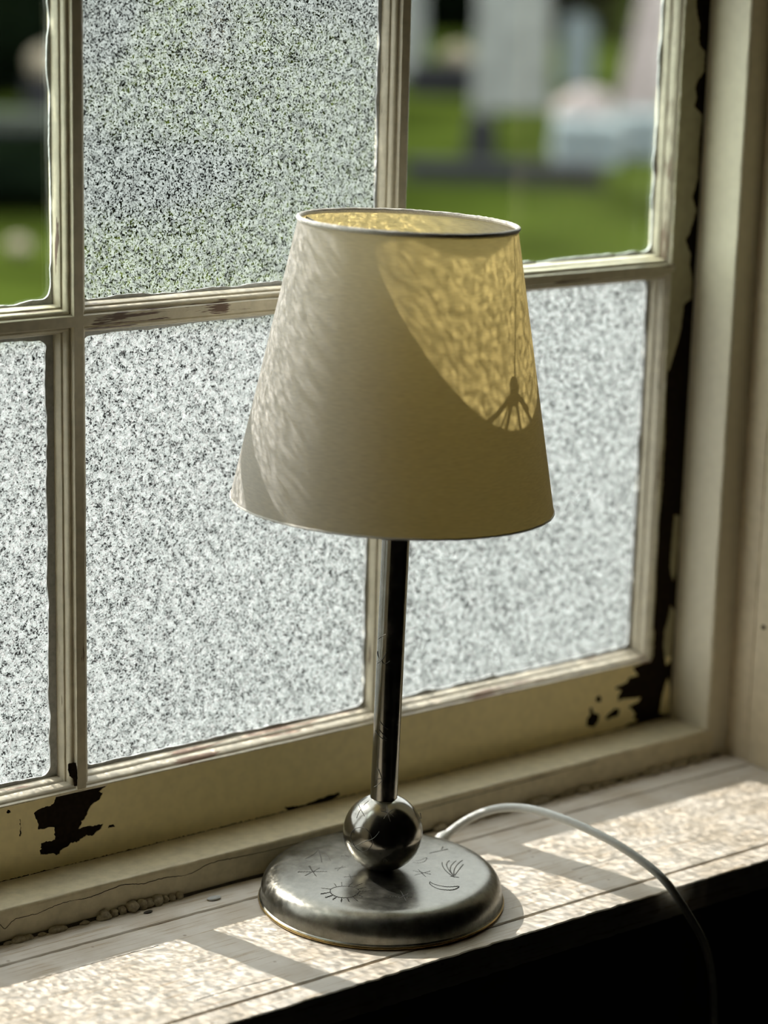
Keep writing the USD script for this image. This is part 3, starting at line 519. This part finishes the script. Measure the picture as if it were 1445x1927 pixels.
stone('tree_stump', 'short dark stump standing in the grass above the lamp shade', 'stump', 9.80, 11.90, slab(.24, .24, .30, 'round', .8, 8), 'stone_dark')
stone('kerb_shade_block', 'long low dark block added as a shadow band across the grass above the lamp shade', 'kerb', 9.05, 10.75, slab(1.25, .25, .13, 'flat', .98, 9), 'stone_dark', turn=6)  # dark block added in place of a shadow lying on the grass
stone('kerb_shade_block', 'dark low block behind the bright grass, left of the tall stone', 'kerb', 13.1, 16.3, slab(.95, .4, .26, 'flat', .9, 10), 'stone_dark')  # plain low block, much darker than the grass around it
stone('boulder', 'small tan stone in front of the hedge beyond the dark low block', 'stone', 15.45, 19.25, boulder(.16, 11), 'stone_tan')
stone('boulder', 'pale round stone in the grass by the left clear pane', 'stone', 4.93, 9.55, boulder(.06, 12), 'stone_tan')
stone('boulder', 'tan boulder resting on a dark stone before the hedge, seen through the left clear pane', 'stone', 8.62, 15.9, boulder(.13, 13, (1, .8, 1)), 'stone_tan', lift=.345)
stone('kerb_shade_block', 'mossy flat kerb on the grass seen through the left clear pane', 'kerb', 8.03, 15.2, slab(1.1, .4, .09, 'flat', .98, 14), 'stone_moss')
stone('kerb_shade_block', 'dark low kerb in front of the mossy one by the left clear pane', 'kerb', 7.42, 14.2, slab(1.2, .3, .11, 'flat', .98, 15), 'stone_dark')
stone('kerb_shade_block', 'dark upright stone stub carrying the tan boulder before the hedge', 'stone', 8.62, 15.9, slab(.30, .26, .27, 'flat', .95, 16), 'stone_dark')
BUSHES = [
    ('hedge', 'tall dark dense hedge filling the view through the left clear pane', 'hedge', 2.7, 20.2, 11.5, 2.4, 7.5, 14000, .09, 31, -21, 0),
    ('ground_shrub', 'low dark spreading shrub on the lawn before the left clear pane', 'shrub', 5.6, 11.6, 3.4, 1.6, .34, 3000, .05, 35, -21, 0),  # dark leaves added where the lawn lies in shade
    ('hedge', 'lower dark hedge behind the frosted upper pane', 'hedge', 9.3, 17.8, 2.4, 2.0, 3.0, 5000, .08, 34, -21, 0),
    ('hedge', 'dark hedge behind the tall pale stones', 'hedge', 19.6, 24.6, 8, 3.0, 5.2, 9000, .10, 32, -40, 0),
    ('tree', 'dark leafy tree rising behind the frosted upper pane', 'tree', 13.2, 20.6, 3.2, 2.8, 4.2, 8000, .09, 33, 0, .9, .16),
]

def leaf_mass(cx_, cy_, sx, sy, sz, n, size, seed, ang=0.0, base=.0):
    """a clipped-looking mass of n leaf quads around a lumpy solid core"""
    r = np.random.default_rng(seed); core = trimesh.creation.icosphere(3, 1.0); v = core.vertices.copy()
    v *= (1+(meshkit.fbm(v*2.2+seed, 3, seed)-.5)*.5)[:, None]; dirs = v/np.linalg.norm(v, axis=1, keepdims=True)
    v = np.sign(v)*np.abs(v)**.65
    shape = v*np.array([sx/2, sy/2, sz/2])*.93
    core.vertices = shape
    k, _ = trimesh.sample.sample_surface(core, n, seed=seed); k = k*(1+r.uniform(-.04, .09, (n, 1)))
    a, b = r.normal(size=(n, 3)), r.normal(size=(n, 3)); a /= np.linalg.norm(a, axis=1, keepdims=True); b -= a*(a*b).sum(1, keepdims=True); b /= np.linalg.norm(b, axis=1, keepdims=True)
    s = r.uniform(.6, 1.2, (n, 1))*size
    q = np.stack([k-a*s, k+b*s*.55, k+a*s, k-b*s*.55], 1).reshape(-1, 3); i = np.arange(n)*4
    leaves = trimesh.Trimesh(q, np.vstack([np.stack([i, i+1, i+2], 1), np.stack([i, i+2, i+3], 1)]), process=False)
    c, s_ = math.cos(math.radians(ang)), math.sin(math.radians(ang)); R = np.array([[c, -s_, 0], [s_, c, 0], [0, 0, 1]])
    for m in (core, leaves): m.vertices = m.vertices @ R.T + [cx_, cy_, GZ+base+sz/2*.95]
    return core, leaves
def bush(name, label, cat, cx_, cy_, sx, sy, sz, n, size, seed, ang=0.0, base=0.0, trunk=None, group=None):
    t = thing(name, label, cat, group=group); core, lv = leaf_mass(cx_, cy_, sx, sy, sz, n, size, seed, ang, base)
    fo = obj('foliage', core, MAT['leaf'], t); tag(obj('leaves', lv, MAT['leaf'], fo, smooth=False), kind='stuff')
    if trunk: obj('trunk', tube([(cx_, cy_, GZ-.1), (cx_+.1, cy_, GZ+base*.5), (cx_, cy_+.1, GZ+base+sz*.4)], [trunk, trunk*.8, trunk*.5], 10), MAT['bark'], t)
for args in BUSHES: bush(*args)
